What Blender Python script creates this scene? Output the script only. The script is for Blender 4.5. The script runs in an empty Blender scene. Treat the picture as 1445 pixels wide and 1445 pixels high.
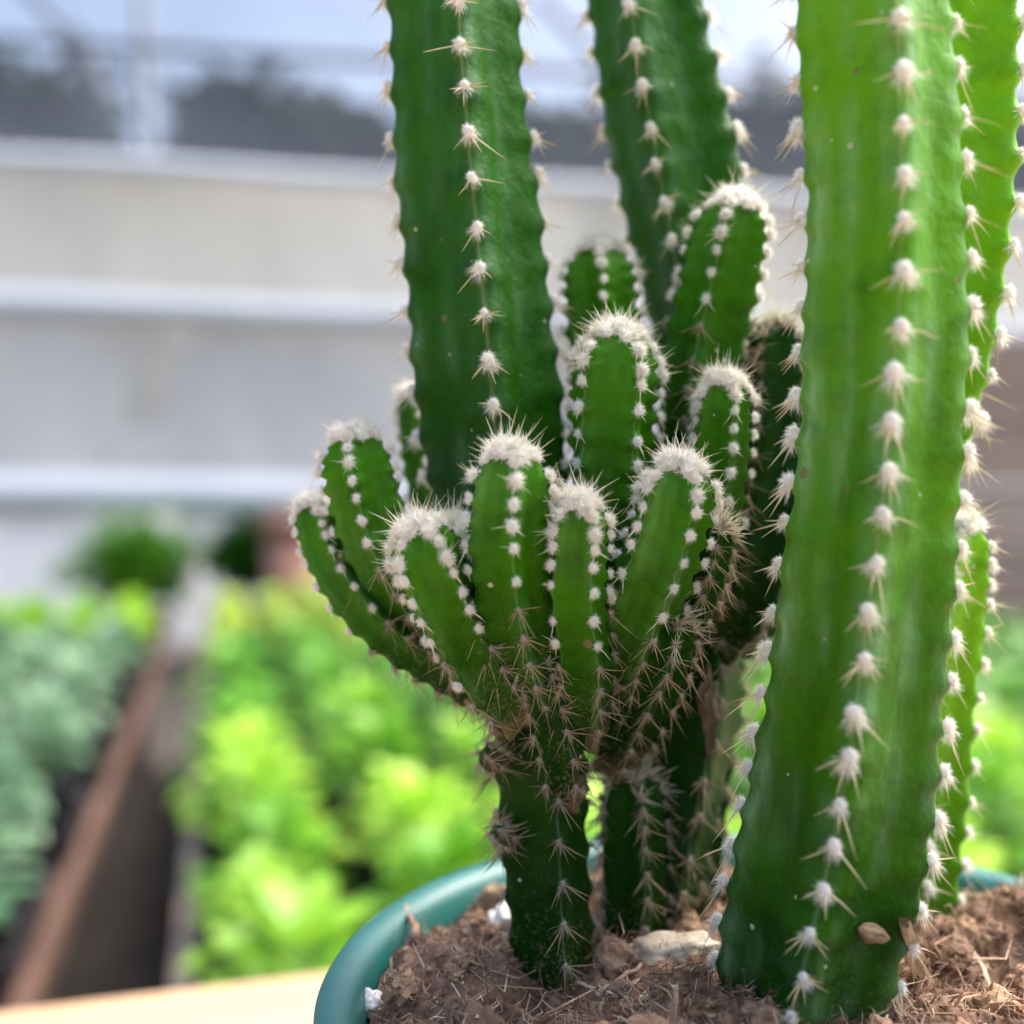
import bpy, bmesh, math, random
import numpy as np
from mathutils import Vector, Matrix, noise

scene = bpy.context.scene
COL = scene.collection
rad = math.radians

# ------------------------------------------------------------------ camera
CAMZ, FPX, HALF = 0.925, 1450.0, 722.5
cd = bpy.data.cameras.new('camera'); cam = bpy.data.objects.new('camera', cd); COL.objects.link(cam)
cam.location = (0, 0, CAMZ); cam.rotation_euler = (rad(90), 0, 0)
cd.sensor_width = 36; cd.lens = 36 * FPX / 1445.0
cd.clip_start = 0.005; cd.clip_end = 500
cd.dof.use_dof = True; cd.dof.focus_distance = 0.150; cd.dof.aperture_fstop = 7.2
scene.camera = cam

# ------------------------------------------------------------------ light
SUN_EL, SUN_AZ = rad(58), rad(62)          # azimuth from +Y (away from camera) towards +X (right)
w = bpy.data.worlds.new('World'); scene.world = w; w.use_nodes = True
nt = w.node_tree; bg = nt.nodes['Background']
sky = nt.nodes.new('ShaderNodeTexSky'); sky.sky_type = 'NISHITA'; sky.sun_disc = False
sky.sun_elevation = SUN_EL; sky.sun_rotation = SUN_AZ
sky.air_density = 1.0; sky.dust_density = 5.0; sky.ozone_density = 1.0
nt.links.new(sky.outputs[0], bg.inputs[0]); bg.inputs[1].default_value = 0.135
sd = bpy.data.lights.new('sun', 'SUN'); sd.energy = 2.2; sd.angle = rad(48); sd.color = (1.0, 0.955, 0.89)
so = bpy.data.objects.new('sun', sd); COL.objects.link(so)
sdir = Vector((math.sin(SUN_AZ) * math.cos(SUN_EL), math.cos(SUN_AZ) * math.cos(SUN_EL), math.sin(SUN_EL)))
so.rotation_euler = sdir.to_track_quat('Z', 'Y').to_euler(); so.location = (2, 1, 4)
vs = scene.view_settings
vs.view_transform = 'Standard'; vs.look = 'None'; vs.gamma = 1.0; vs.use_curve_mapping = False; vs.exposure = 1.62

# ------------------------------------------------------------------ helpers
def P(x, y, d):
    """pixel of the 1445 px photograph and distance -> point"""
    return Vector(((x - HALF) / FPX * d, d, CAMZ - (y - HALF) / FPX * d))

def tag(o, label=None, cat=None, group=None, kind=None):
    if label: o['label'] = label
    if cat: o['category'] = cat
    if group: o['group'] = group
    if kind: o['kind'] = kind
    return o

def link(name, me, parent=None, mats=()):
    o = bpy.data.objects.new(name, me); COL.objects.link(o)
    if parent: o.parent = parent
    for m in mats: me.materials.append(m)
    return o

def empty(name, loc=(0, 0, 0)):
    o = bpy.data.objects.new(name, None); COL.objects.link(o); o.location = loc; o.empty_display_size = 0.01
    return o

class MB:
    def __init__(s): s.v = []; s.f = []; s.m = []
    def add(s, vs, fs, mi=0):
        b = len(s.v); s.v += [tuple(v) for v in vs]
        for f in fs: s.f.append(tuple(i + b for i in f)); s.m.append(mi)
    def box(s, c, d, R=None, mi=0, bev=0.0):
        x, y, z = (k / 2 for k in d); c = Vector(c)
        p = [Vector((sx * x, sy * y, sz * z)) for sx in (-1, 1) for sy in (-1, 1) for sz in (-1, 1)]
        if R: p = [R @ q for q in p]
        s.add([c + q for q in p], [(0, 1, 3, 2), (4, 6, 7, 5), (0, 4, 5, 1), (2, 3, 7, 6), (0, 2, 6, 4), (1, 5, 7, 3)], mi)
    def tube(s, pts, rs, n=6, mi=0, cap=True):
        pts = [Vector(p) for p in pts]; rings = []
        ref = Vector((0.31, 0.22, 0.92)); vs = []
        for i, p in enumerate(pts):
            t = (pts[min(i + 1, len(pts) - 1)] - pts[max(i - 1, 0)])
            t = t.normalized() if t.length > 1e-12 else Vector((0, 0, 1))
            a = t.cross(ref)
            if a.length < 1e-3: a = t.cross(Vector((1, 0, 0)))
            a.normalize(); b = t.cross(a)
            for k in range(n):
                an = 2 * math.pi * k / n
                vs.append(p + (a * math.cos(an) + b * math.sin(an)) * rs[i])
        fs = []
        for i in range(len(pts) - 1):
            for k in range(n):
                fs.append((i * n + k, i * n + (k + 1) % n, (i + 1) * n + (k + 1) % n, (i + 1) * n + k))
        if cap:
            fs.append(tuple(range(n))[::-1]); fs.append(tuple(range((len(pts) - 1) * n, len(pts) * n)))
        s.add(vs, fs, mi)
    def mesh(s, name, mats=(), smooth=False):
        me = bpy.data.meshes.new(name); me.from_pydata(s.v, [], s.f)
        for m in mats: me.materials.append(m)
        if any(s.m): me.polygons.foreach_set('material_index', s.m)
        if smooth: me.polygons.foreach_set('use_smooth', [True] * len(s.f))
        me.update(); return me
    def build(s, name, mats, parent=None, smooth=False):
        return link(name, s.mesh(name, mats, smooth), parent)

def bevel(o, wd, seg=2):
    bm = bmesh.new(); bm.from_mesh(o.data)
    bmesh.ops.bevel(bm, geom=bm.edges[:], offset=wd, segments=seg, affect='EDGES', profile=0.6)
    bm.to_mesh(o.data); bm.free(); return o

# ------------------------------------------------------------------ materials
def mat(name):
    m = bpy.data.materials.new(name); m.use_nodes = True
    t = m.node_tree; return m, t, t.nodes['Principled BSDF']
def N(t, kind, **kw):
    n = t.nodes.new(kind)
    for k, v in kw.items():
        if k in n.inputs: n.inputs[k].default_value = v
        else: setattr(n, k, v)
    return n
def ramp(t, src, stops):
    r = t.nodes.new('ShaderNodeValToRGB'); t.links.new(src, r.inputs[0])
    e = r.color_ramp.elements
    while len(e) < len(stops): e.new(0.5)
    for i, (p, c) in enumerate(stops): e[i].position = p; e[i].color = (*c, 1) if len(c) == 3 else c
    return r
def mix(t, fac, a, b, mode='MIX'):
    n = t.nodes.new('ShaderNodeMix'); n.data_type = 'RGBA'; n.blend_type = mode
    for sock, val in ((n.inputs[0], fac), (n.inputs[6], a), (n.inputs[7], b)):
        if hasattr(val, 'is_linked'): t.links.new(val, sock)
        elif isinstance(val, (int, float)): sock.default_value = val
        else: sock.default_value = (*val, 1)
    return n.outputs[2]
def math_(t, op, a, b=None, clamp=False):
    n = t.nodes.new('ShaderNodeMath'); n.operation = op; n.use_clamp = clamp
    for sock, val in ((n.inputs[0], a), (n.inputs[1], b)):
        if val is None: continue
        if hasattr(val, 'is_linked'): t.links.new(val, sock)
        else: sock.default_value = val
    return n.outputs[0]
def bump(t, bs, h, strength, dist):
    b = N(t, 'ShaderNodeBump', Strength=strength, Distance=dist)
    t.links.new(h, b.inputs['Height']); t.links.new(b.outputs[0], bs.inputs['Normal'])

def simple(name, c1, c2, scale=20, rough=0.6, bumpd=0.0, stretch=(1, 1, 1), spec=0.5):
    m, t, b = mat(name)
    tc = N(t, 'ShaderNodeTexCoord'); mp = N(t, 'ShaderNodeMapping'); mp.inputs['Scale'].default_value = stretch
    t.links.new(tc.outputs['Object'], mp.inputs[0])
    n = N(t, 'ShaderNodeTexNoise', Scale=scale, Detail=6.0, Roughness=0.6); t.links.new(mp.outputs[0], n.inputs['Vector'])
    r = ramp(t, n.outputs[0], [(0.3, c1), (0.7, c2)])
    t.links.new(r.outputs[0], b.inputs['Base Color']); b.inputs['Roughness'].default_value = rough
    b.inputs['Specular IOR Level'].default_value = spec
    if bumpd: bump(t, b, n.outputs[0], 0.6, bumpd)
    return m

def cactus_mat(name, dark, light, bloom, bloom_amt):
    m, t, b = mat(name)
    tc = N(t, 'ShaderNodeTexCoord')
    at = N(t, 'ShaderNodeAttribute'); at.attribute_name = 'mask'
    at2 = N(t, 'ShaderNodeAttribute'); at2.attribute_name = 'ribband'
    sp = N(t, 'ShaderNodeSeparateColor'); t.links.new(at.outputs['Color'], sp.inputs[0])
    rib, along, valley = sp.outputs
    n1 = N(t, 'ShaderNodeTexNoise', Scale=70.0, Detail=4.0, Roughness=0.55); t.links.new(tc.outputs['Object'], n1.inputs['Vector'])
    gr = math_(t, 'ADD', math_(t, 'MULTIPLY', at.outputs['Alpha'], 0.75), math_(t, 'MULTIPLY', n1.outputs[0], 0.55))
    col = ramp(t, gr, [(0.30, dark), (0.98, light)]).outputs[0]  # skin lightens up the stem, painting in stronger light on the tops
    # waxy bloom and painted glossy glints: streaks along the stem, beside ribs and in valleys
    mp = N(t, 'ShaderNodeMapping'); mp.inputs['Scale'].default_value = (1, 1, 0.22); t.links.new(tc.outputs['Object'], mp.inputs[0])
    n2 = N(t, 'ShaderNodeTexNoise', Scale=330.0, Detail=5.0, Roughness=0.65); t.links.new(mp.outputs[0], n2.inputs['Vector'])
    n4 = N(t, 'ShaderNodeTexNoise', Scale=55.0, Detail=2.0); t.links.new(tc.outputs['Object'], n4.inputs['Vector'])
    f = math_(t, 'MULTIPLY', math_(t, 'SUBTRACT', n2.outputs[0], 0.40, True), 3.2, True)
    pt = math_(t, 'MULTIPLY', math_(t, 'SUBTRACT', n4.outputs[0], 0.40, True), 4.5, True)
    wide = math_(t, 'POWER', at2.outputs['Fac'], 1.0)
    g = math_(t, 'ADD', math_(t, 'MULTIPLY', wide, 0.85), math_(t, 'MULTIPLY', valley, 0.5))
    f = math_(t, 'MULTIPLY', math_(t, 'MULTIPLY', math_(t, 'ADD', f, 0.30), pt), math_(t, 'MULTIPLY', g, bloom_amt), True)
    # dark mottling of the skin itself
    n6 = N(t, 'ShaderNodeTexNoise', Scale=140.0, Detail=5.0, Roughness=0.6); t.links.new(tc.outputs['Object'], n6.inputs['Vector'])
    dk = math_(t, 'MULTIPLY', math_(t, 'SUBTRACT', n6.outputs[0], 0.47, True), 3.0, True)
    col = mix(t, math_(t, 'MULTIPLY', dk, 0.75), col, tuple(c * 0.55 for c in dark))
    # fine dusty film
    n7 = N(t, 'ShaderNodeTexNoise', Scale=1500.0, Detail=3.0, Roughness=0.7); t.links.new(tc.outputs['Object'], n7.inputs['Vector'])
    col = mix(t, math_(t, 'MULTIPLY', math_(t, 'SUBTRACT', n7.outputs[0], 0.56, True), 0.28, True), col, (0.20, 0.30, 0.14))
    col = mix(t, f, col, bloom)
    # pale crest line of the rib
    r2 = math_(t, 'MULTIPLY', math_(t, 'POWER', rib, 6.0), math_(t, 'MULTIPLY', n4.outputs[0], 0.55), True)
    col = mix(t, r2, col, (0.42, 0.46, 0.30))
    # white specks and little scars
    vo = N(t, 'ShaderNodeTexVoronoi', Scale=520.0); t.links.new(tc.outputs['Object'], vo.inputs['Vector'])
    sc = N(t, 'ShaderNodeSeparateColor'); t.links.new(vo.outputs['Color'], sc.inputs[0])
    spk = math_(t, 'MULTIPLY', math_(t, 'LESS_THAN', vo.outputs['Distance'], math_(t, 'MULTIPLY', sc.outputs[1], 0.24)), math_(t, 'GREATER_THAN', sc.outputs[0], 0.955))
    col = mix(t, math_(t, 'MULTIPLY', spk, 0.75), col, (0.50, 0.52, 0.36))
    # corky brown lower end
    n5 = N(t, 'ShaderNodeTexNoise', Scale=160.0, Detail=5.0); t.links.new(tc.outputs['Object'], n5.inputs['Vector'])
    ck = math_(t, 'MULTIPLY', math_(t, 'SUBTRACT', math_(t, 'SUBTRACT', n5.outputs[0], math_(t, 'MULTIPLY', along, 2.2)), 0.30, True), 3.0, True)
    col = mix(t, ck, col, (0.16, 0.12, 0.06))
    v2 = N(t, 'ShaderNodeTexVoronoi', Scale=210.0); t.links.new(tc.outputs['Object'], v2.inputs['Vector'])
    s2 = N(t, 'ShaderNodeSeparateColor'); t.links.new(v2.outputs['Color'], s2.inputs[0])
    sp2 = math_(t, 'MULTIPLY', math_(t, 'LESS_THAN', math_(t, 'ADD', v2.outputs['Distance'], math_(t, 'MULTIPLY', n7.outputs[0], 0.12)), math_(t, 'MULTIPLY', s2.outputs[1], 0.26)), math_(t, 'GREATER_THAN', s2.outputs[0], 0.90))
    col = mix(t, math_(t, 'MULTIPLY', sp2, 0.8), col, (0.17, 0.12, 0.06))
    # soil splashed on the lowest centimetre or two
    lo = math_(t, 'SUBTRACT', 0.45, along, True)
    spl = math_(t, 'MULTIPLY', math_(t, 'GREATER_THAN', math_(t, 'ADD', n7.outputs[0], math_(t, 'MULTIPLY', lo, 0.28)), 0.66), math_(t, 'MULTIPLY', lo, 2.0, True))
    col = mix(t, math_(t, 'MULTIPLY', spl, 0.7), col, (0.22, 0.15, 0.10))
    t.links.new(col, b.inputs['Base Color'])
    ro = N(t, 'ShaderNodeMapRange'); t.links.new(n2.outputs[0], ro.inputs[0]); ro.inputs[3].default_value = 0.34; ro.inputs[4].default_value = 0.58
    t.links.new(ro.outputs[0], b.inputs['Roughness'])
    b.inputs['Subsurface Weight'].default_value = 0.25
    b.inputs['Subsurface Radius'].default_value = (0.35, 1.0, 0.15); b.inputs['Subsurface Scale'].default_value = 0.0025
    b.inputs['Specular IOR Level'].default_value = 0.09
    n3 = N(t, 'ShaderNodeTexNoise', Scale=420.0, Detail=4.0, Roughness=0.6); t.links.new(tc.outputs['Object'], n3.inputs['Vector'])
    bump(t, b, math_(t, 'ADD', n3.outputs[0], math_(t, 'MULTIPLY', n6.outputs[0], 2.5)), 0.45, 0.0008)
    return m
BL = (0.17, 0.30, 0.18)
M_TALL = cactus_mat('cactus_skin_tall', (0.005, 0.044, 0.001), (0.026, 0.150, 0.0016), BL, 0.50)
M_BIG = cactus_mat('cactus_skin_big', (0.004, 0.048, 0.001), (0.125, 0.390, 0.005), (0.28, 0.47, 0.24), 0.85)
M_LIME = cactus_mat('cactus_skin_lime', (0.075, 0.260, 0.002), (0.190, 0.500, 0.006), (0.32, 0.48, 0.22), 0.4)  # brighter base colour paints in light coming through the backlit stem
M_ARM = cactus_mat('cactus_skin_arm', (0.005, 0.040, 0.0008), (0.046, 0.195, 0.001), (0.22, 0.40, 0.13), 0.42)
M_OLD_SHADED = cactus_mat('cactus_skin_old_shaded', (0.003, 0.028, 0.0008), (0.011, 0.066, 0.0012), (0.06, 0.11, 0.04), 0.06)  # old trunks and arms, shade among the stems painted into the dark base

def hair_mat(name, c1, c2, scale, trans=0.35):
    m, t, b = mat(name)
    tc = N(t, 'ShaderNodeTexCoord'); n = N(t, 'ShaderNodeTexNoise', Scale=scale, Detail=3.0); t.links.new(tc.outputs['Object'], n.inputs['Vector'])
    r = ramp(t, n.outputs[0], [(0.35, c1), (0.6, c2)])
    t.links.new(r.outputs[0], b.inputs['Base Color']); b.inputs['Roughness'].default_value = 0.75
    b.inputs['Sheen Weight'].default_value = 0.2
    tr = N(t, 'ShaderNodeBsdfTranslucent'); t.links.new(r.outputs[0], tr.inputs[0])
    mx = N(t, 'ShaderNodeMixShader'); mx.inputs[0].default_value = trans
    t.links.new(b.outputs[0], mx.inputs[1]); t.links.new(tr.outputs[0], mx.inputs[2])
    t.links.new(mx.outputs[0], t.nodes['Material Output'].inputs[0]); return m
M_WOOL = hair_mat('areole_wool', (0.86, 0.81, 0.75), (0.95, 0.95, 0.92), 700, 0.5)
M_WOOLB = hair_mat('areole_wool_grey', (0.34, 0.26, 0.19), (0.58, 0.50, 0.40), 700)
M_SPINE = hair_mat('spine_tan', (0.60, 0.46, 0.24), (0.82, 0.72, 0.46), 300, 0.2)
M_SPINEY = hair_mat('spine_young', (0.76, 0.72, 0.52), (0.90, 0.89, 0.76), 300, 0.3)
M_SPINEB = hair_mat('spine_brown', (0.22, 0.14, 0.07), (0.48, 0.35, 0.19), 300, 0.1)

def pot_mat():
    m, t, b = mat('teal_plastic')
    tc = N(t, 'ShaderNodeTexCoord')
    n = N(t, 'ShaderNodeTexNoise', Scale=45.0, Detail=6.0, Roughness=0.7); t.links.new(tc.outputs['Object'], n.inputs['Vector'])
    c = ramp(t, n.outputs[0], [(0.3, (0.012, 0.118, 0.106)), (0.7, (0.018, 0.155, 0.140))]).outputs[0]
    n2 = N(t, 'ShaderNodeTexNoise', Scale=700.0, Detail=3.0); t.links.new(tc.outputs['Object'], n2.inputs['Vector'])
    d = ramp(t, n2.outputs[0], [(0.60, (0, 0, 0)), (0.72, (0.6, 0.6, 0.6))]).outputs[0]
    c = mix(t, d, c, (0.10, 0.085, 0.07))
    t.links.new(c, b.inputs['Base Color']); b.inputs['Roughness'].default_value = 0.38
    r = N(t, 'ShaderNodeMapRange'); t.links.new(n.outputs[0], r.inputs[0]); r.inputs[3].default_value = 0.3; r.inputs[4].default_value = 0.52
    t.links.new(r.outputs[0], b.inputs['Roughness'])
    bump(t, b, n2.outputs[0], 0.25, 0.0002); return m
M_POT = pot_mat()
M_SOIL = simple('coir_soil', (0.08, 0.045, 0.030), (0.30, 0.19, 0.135), 260, 0.95, 0.0015, spec=0.1)
M_FIB = [simple('coir_fibre_%d' % i, a, b, 300, 0.9, spec=0.15) for i, (a, b) in enumerate([
    ((0.22, 0.130, 0.080), (0.44, 0.285, 0.185)), ((0.40, 0.265, 0.175), (0.66, 0.49, 0.36)), ((0.09, 0.050, 0.031), (0.21, 0.125, 0.080)), ((0.52, 0.40, 0.27), (0.72, 0.60, 0.44))])]
M_CHIP = simple('pale_bark', (0.30, 0.21, 0.13), (0.74, 0.66, 0.53), 240, 0.85, 0.0012)
M_PERL = simple('perlite', (0.72, 0.68, 0.63), (0.90, 0.88, 0.86), 300, 0.85, 0.001)
M_HUSK = simple('dry_husk', (0.10, 0.055, 0.025), (0.44, 0.31, 0.17), 900, 0.8, 0.0012, (1, 1, 0.15))
M_PINE = simple('pale_pine_wood', (0.44, 0.28, 0.15), (0.56, 0.38, 0.23), 9, 0.55, 0.0, (1, 9, 1))

# ------------------------------------------------------------------ setting behind the plant
YAW = rad(16)
EU = Vector((math.cos(YAW), math.sin(YAW), 0)); EV = Vector((-math.sin(YAW), math.cos(YAW), 0))
RY = Matrix.Rotation(YAW, 3, 'Z')
def UV(u, v, z=0.0): return EU * u + EV * v + Vector((0, 0, z))
rng = random.Random(7)

M_FLOOR = simple('greenhouse_floor', (0.026, 0.019, 0.016), (0.065, 0.052, 0.044), 6, 0.95, 0.004)
m = MB(); m.add([(-60, -20, 0), (60, -20, 0), (60, 90, 0), (-60, 90, 0)], [(0, 1, 2, 3)])
tag(m.build('ground', [M_FLOOR]), kind='structure')

# table the pot stands on
t = empty('table', UV(0.2, 0.05, 0.0)); tag(t, 'pale wooden table carrying the teal flower pot', 'table')
for i in range(5):
    mb = MB(); vv = 0.397 - 0.075 - i * 0.151
    mb.box((0, 0, 0), (1.5, 0.149, 0.026))
    o = bevel(mb.build('plank', [M_PINE], t), 0.003); o.location = UV(0.12, vv, 0.737) - t.location; o.rotation_euler.z = YAW
for su in (-0.55, 0.8):
    for svv in (-0.25, 0.33):
        mb = MB(); mb.box((0, 0, 0), (0.06, 0.06, 0.722)); o = bevel(mb.build('leg', [M_PINE], t), 0.004)
        o.location = UV(su, svv, 0.361) - t.location; o.rotation_euler.z = YAW

# benches with wooden edge boards
M_BENCH = simple('weathered_bench_wood', (0.06, 0.030, 0.021), (0.145, 0.076, 0.052), 8, 0.8, 0.002, (6, 1, 6))
M_PALEB = simple('pale_bench_wood', (0.42, 0.30, 0.24), (0.60, 0.46, 0.36), 8, 0.7, 0.002, (6, 1, 6))
M_TRAY = simple('black_tray_plastic', (0.010, 0.010, 0.013), (0.028, 0.028, 0.034), 30, 0.45)
def bench(u0, u1, v0, v1, z, label, edge_mat, hi):
    b = empty('bench', UV((u0 + u1) / 2, v0, 0)); tag(b, label, 'bench')
    def part(nm, c, d, mt):
        mb = MB(); mb.box((0, 0, 0), d); o = mb.build(nm, [mt], b); o.location = UV(*c) - b.location; o.rotation_euler.z = YAW
    part('bench_top', ((u0 + u1) / 2, (v0 + v1) / 2, z - 0.012), (u1 - u0 - 0.08, v1 - v0 - 0.08, 0.02), M_BENCH)
    for uu in (u0 + 0.02, u1 - 0.02): part('edge_board', (uu, (v0 + v1) / 2, z + 0.0), (0.020, v1 - v0, 0.04), edge_mat)
    for vv in (v0 + 0.02, v1 - 0.02): part('end_board', ((u0 + u1) / 2, vv, z + 0.0), (u1 - u0 - 0.08, 0.035, 0.09), edge_mat)
    for uu in (u0 + 0.1, u1 - 0.1):
        for vv in (v0 + 0.15, v1 - 0.15): part('leg', (uu, vv, (z - 0.03) / 2), (0.05, 0.05, z - 0.03), M_BENCH)
BZ = 0.425
bench(-1.75, -0.165, 0.62, 4.0, BZ, 'weathered brown plank bench holding the grey-green seedlings', M_BENCH, 1)
bench(-0.055, 2.3, 0.62, 4.0, BZ, 'long bench with a pale edge board holding the lime-green seedlings', M_PALEB, 1)

# seedling leaves
def leaf_mat(name, a, b_, tr=0.4):
    m, t, b = mat(name)
    oi = N(t, 'ShaderNodeObjectInfo'); tc = N(t, 'ShaderNodeTexCoord')
    n = N(t, 'ShaderNodeTexNoise', Scale=14.0, Detail=3.0); t.links.new(tc.outputs['Object'], n.inputs['Vector'])
    f = math_(t, 'ADD', math_(t, 'MULTIPLY', n.outputs[0], 0.5), math_(t, 'MULTIPLY', oi.outputs['Random'], 0.5))
    r = ramp(t, f, [(0.30, a), (0.66, b_)])
    t.links.new(r.outputs[0], b.inputs['Base Color']); b.inputs['Roughness'].default_value = 0.42
    ts = N(t, 'ShaderNodeBsdfTranslucent'); t.links.new(r.outputs[0], ts.inputs[0])
    mx = N(t, 'ShaderNodeMixShader'); mx.inputs[0].default_value = tr
    t.links.new(b.outputs[0], mx.inputs[1]); t.links.new(ts.outputs[0], mx.inputs[2])
    t.links.new(mx.outputs[0], t.nodes['Material Output'].inputs[0]); return m
LM = {'blue': leaf_mat('leaf_greygreen', (0.06, 0.16, 0.07), (0.25, 0.40, 0.24), 0.25),
      'lime': leaf_mat('leaf_lime', (0.14, 0.38, 0.012), (0.46, 0.72, 0.07)),
      'mid': leaf_mat('leaf_mid_green', (0.04, 0.19, 0.012), (0.17, 0.42, 0.045)),
      'yell': leaf_mat('leaf_yellow_green', (0.17, 0.32, 0.02), (0.42, 0.55, 0.07)),
      'bush': leaf_mat('leaf_bush', (0.03, 0.18, 0.010), (0.13, 0.38, 0.025)),
      'tree': leaf_mat('leaf_dark_tree', (0.03, 0.05, 0.045), (0.06, 0.09, 0.075), 0.2)}
def leaf(mb, base, yaw, tilt, L, W, curl, r):
    d = Vector((math.cos(yaw), math.sin(yaw), 0)); sd_ = Vector((-math.sin(yaw), math.cos(yaw), 0))
    vs = []; K = 4; p = Vector(base); a = tilt
    for i in range(K + 1):
        u = i / K; ww = W * math.sin(math.pi * (0.12 + 0.83 * u)) ** 0.8 * 0.5
        up = -d * math.sin(a) + Vector((0, 0, math.cos(a)))
        vs += [p - sd_ * ww + up * ww * 0.25, p + up * 0.0, p + sd_ * ww + up * ww * 0.25]
        p = p + (d * math.cos(a) + Vector((0, 0, math.sin(a)))) * (L / K); a -= curl / K
    fs = []
    for i in range(K):
        for k in range(2): fs.append((i * 3 + k, i * 3 + k + 1, i * 3 + k + 4, i * 3 + k + 3))
    mb.add(vs, fs)
M_STEM = simple('seedling_stem', (0.10, 0.22, 0.05), (0.20, 0.34, 0.10), 40, 0.6)
def seedling_meshes(kind, n, seed, L, W, hgt, spread, nv=4):
    out = []
    for k in range(nv):
        r = random.Random(seed + k); mb = MB(); ms = MB()
        ms.tube([(0, 0, 0), (r.uniform(-.004, .004), r.uniform(-.004, .004), hgt * 0.55), (0, 0, hgt * .95)], [0.0028, 0.0022, 0.001], 5)
        for i in range(n):
            u = i / n; z = hgt * (0.25 + 0.7 * u)
            y = i * 2.4 + r.uniform(-.4, .4)
            pb = Vector((math.cos(y) * 0.002, math.sin(y) * 0.002, z))
            q = pb + Vector((math.cos(y), math.sin(y), 0.5)) * spread * (1 - .7 * u) * r.uniform(.6, 1)
            ms.tube([pb, q], [0.0012, 0.0008], 4)
            leaf(mb, q, y, r.uniform(.1, .7) + .5 * u, L * r.uniform(.75, 1.15) * (1 - .3 * u), W * r.uniform(.8, 1.15) * (1 - .25 * u), r.uniform(.4, 1.2), r)
        out.append((mb.mesh('foliage_' + kind, [LM[kind]], True), ms.mesh('stem_' + kind, [M_STEM], True)))
    return out
SM = {'blue': seedling_meshes('blue', 34, 10, .058, .036, .13, .040),
      'lime': seedling_meshes('lime', 30, 30, .068, .046, .14, .040),
      'mid': seedling_meshes('mid', 30, 50, .066, .044, .15, .040),
      'yell': seedling_meshes('yell', 28, 70, .066, .046, .15, .040)}
LAB = {('blue', 0): ('grey-green seedling growing on the brown plank bench', 'grey-green seedlings on the brown bench'),
       ('lime', 0): ('lime seedling at the far end of the brown plank bench', 'lime seedlings at the far end of the brown bench'),
       ('lime', 1): ('lime-green seedling at the front of the pale-edged bench', 'lime seedlings on the pale-edged bench'),
       ('mid', 1): ('mid-green seedling halfway along the pale-edged bench', 'mid-green seedlings on the pale-edged bench'),
       ('yell', 1): ('yellow-green seedling at the far end of the pale-edged bench', 'yellow-green seedlings on the pale-edged bench')}
M_POTB = simple('black_nursery_pot', (0.012, 0.012, 0.016), (0.03, 0.03, 0.036), 40, 0.5)
def lathe(prof, n=20):
    mb = MB(); vs = [(r * math.cos(2 * math.pi * k / n), r * math.sin(2 * math.pi * k / n), z) for r, z in prof for k in range(n)]
    fs = [(i * n + k, i * n + (k + 1) % n, (i + 1) * n + (k + 1) % n, (i + 1) * n + k) for i in range(len(prof) - 1) for k in range(n)]
    mb.add(vs, fs); return mb
np_me = lathe([(0.001, 0), (.036, 0), (.048, .075), (.050, .075), (.050, .082), (.046, .082), (.044, .068), (.001, .068)], 14).mesh('nursery_pot', [M_POTB], True)
cnt = 0
def seedling(kind, bed, u, v, r, sc):
    p = UV(u, v, BZ + 0.009)
    if abs(p.x) > p.y * 0.50 + 0.09: return
    lab, grp = LAB[(kind, bed)]
    e = empty('seedling', p); tag(e, lab, 'seedling', grp)
    f, s = r.choice(SM[kind])
    a = r.uniform(0, 6.28)
    for nm, me, z, k in (('foliage', f, .06, sc), ('stem', s, .06, sc), ('nursery_pot', np_me, 0.0, 1.0)):
        o = bpy.data.objects.new(nm, me); COL.objects.link(o); o.parent = e
        o.location = (0, 0, z); o.rotation_euler.z = a; o.scale = (k, k, k)
for j in range(40):
    v = 0.76 + j * 0.150
    if v > 3.9: break
    for i in range(12):
        u = -0.27 - i * 0.148
        if u < -1.68: break
        seedling('lime' if v > 3.2 else 'blue', 0, u + rng.uniform(-.02, .02), v + rng.uniform(-.02, .02), rng, rng.uniform(.75, 1.1))
for j in range(40):
    v = 0.78 + j * 0.152
    if v > 3.9: break
    for i in range(16):
        u = 0.045 + i * 0.150
        if u > 2.25: break
        k = 'lime' if v < 1.40 + .22 * math.sin(i * 1.3) else ('mid' if v < 2.5 else 'yell')
        seedling(k, 1, u + rng.uniform(-.02, .02), v + rng.uniform(-.02, .02), rng, rng.uniform(.75, 1.15))

# black trays under the seedlings
tr_me = lathe([(.001, 0), (.70, 0), (.72, .05), (.735, .05), (.735, .056), (.70, .056), (.685, .008), (.001, .008)], 4)
tr_me.v = [tuple((Matrix.Rotation(rad(45), 3, 'Z') @ Vector(v))) for v in tr_me.v]
tr_me.v = [(x * .14 * 2, y * .285, z) for x, y, z in tr_me.v]
tr_mesh = tr_me.mesh('seedling_tray', [M_TRAY])
for bed, u0, du, nu in ((0, -.345, -.30, 5), (1, .12, .30, 8)):
    for i in range(nu):
        for j in range(8):
            p = UV(u0 + du * i, .85 + .30 * j * 1.38 / 1.0, BZ)
            if p.y > 3.75 or abs(p.x) > p.y * .5 + .2: continue
            o = bpy.data.objects.new('seedling_tray', tr_mesh); COL.objects.link(o); o.location = p; o.rotation_euler.z = YAW
            tag(o, 'black plastic tray under the grey-green seedlings' if bed == 0 else 'black plastic tray under the lime and mid-green seedlings', 'tray', 'trays on the brown bench' if bed == 0 else 'trays on the pale-edged bench')

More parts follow.
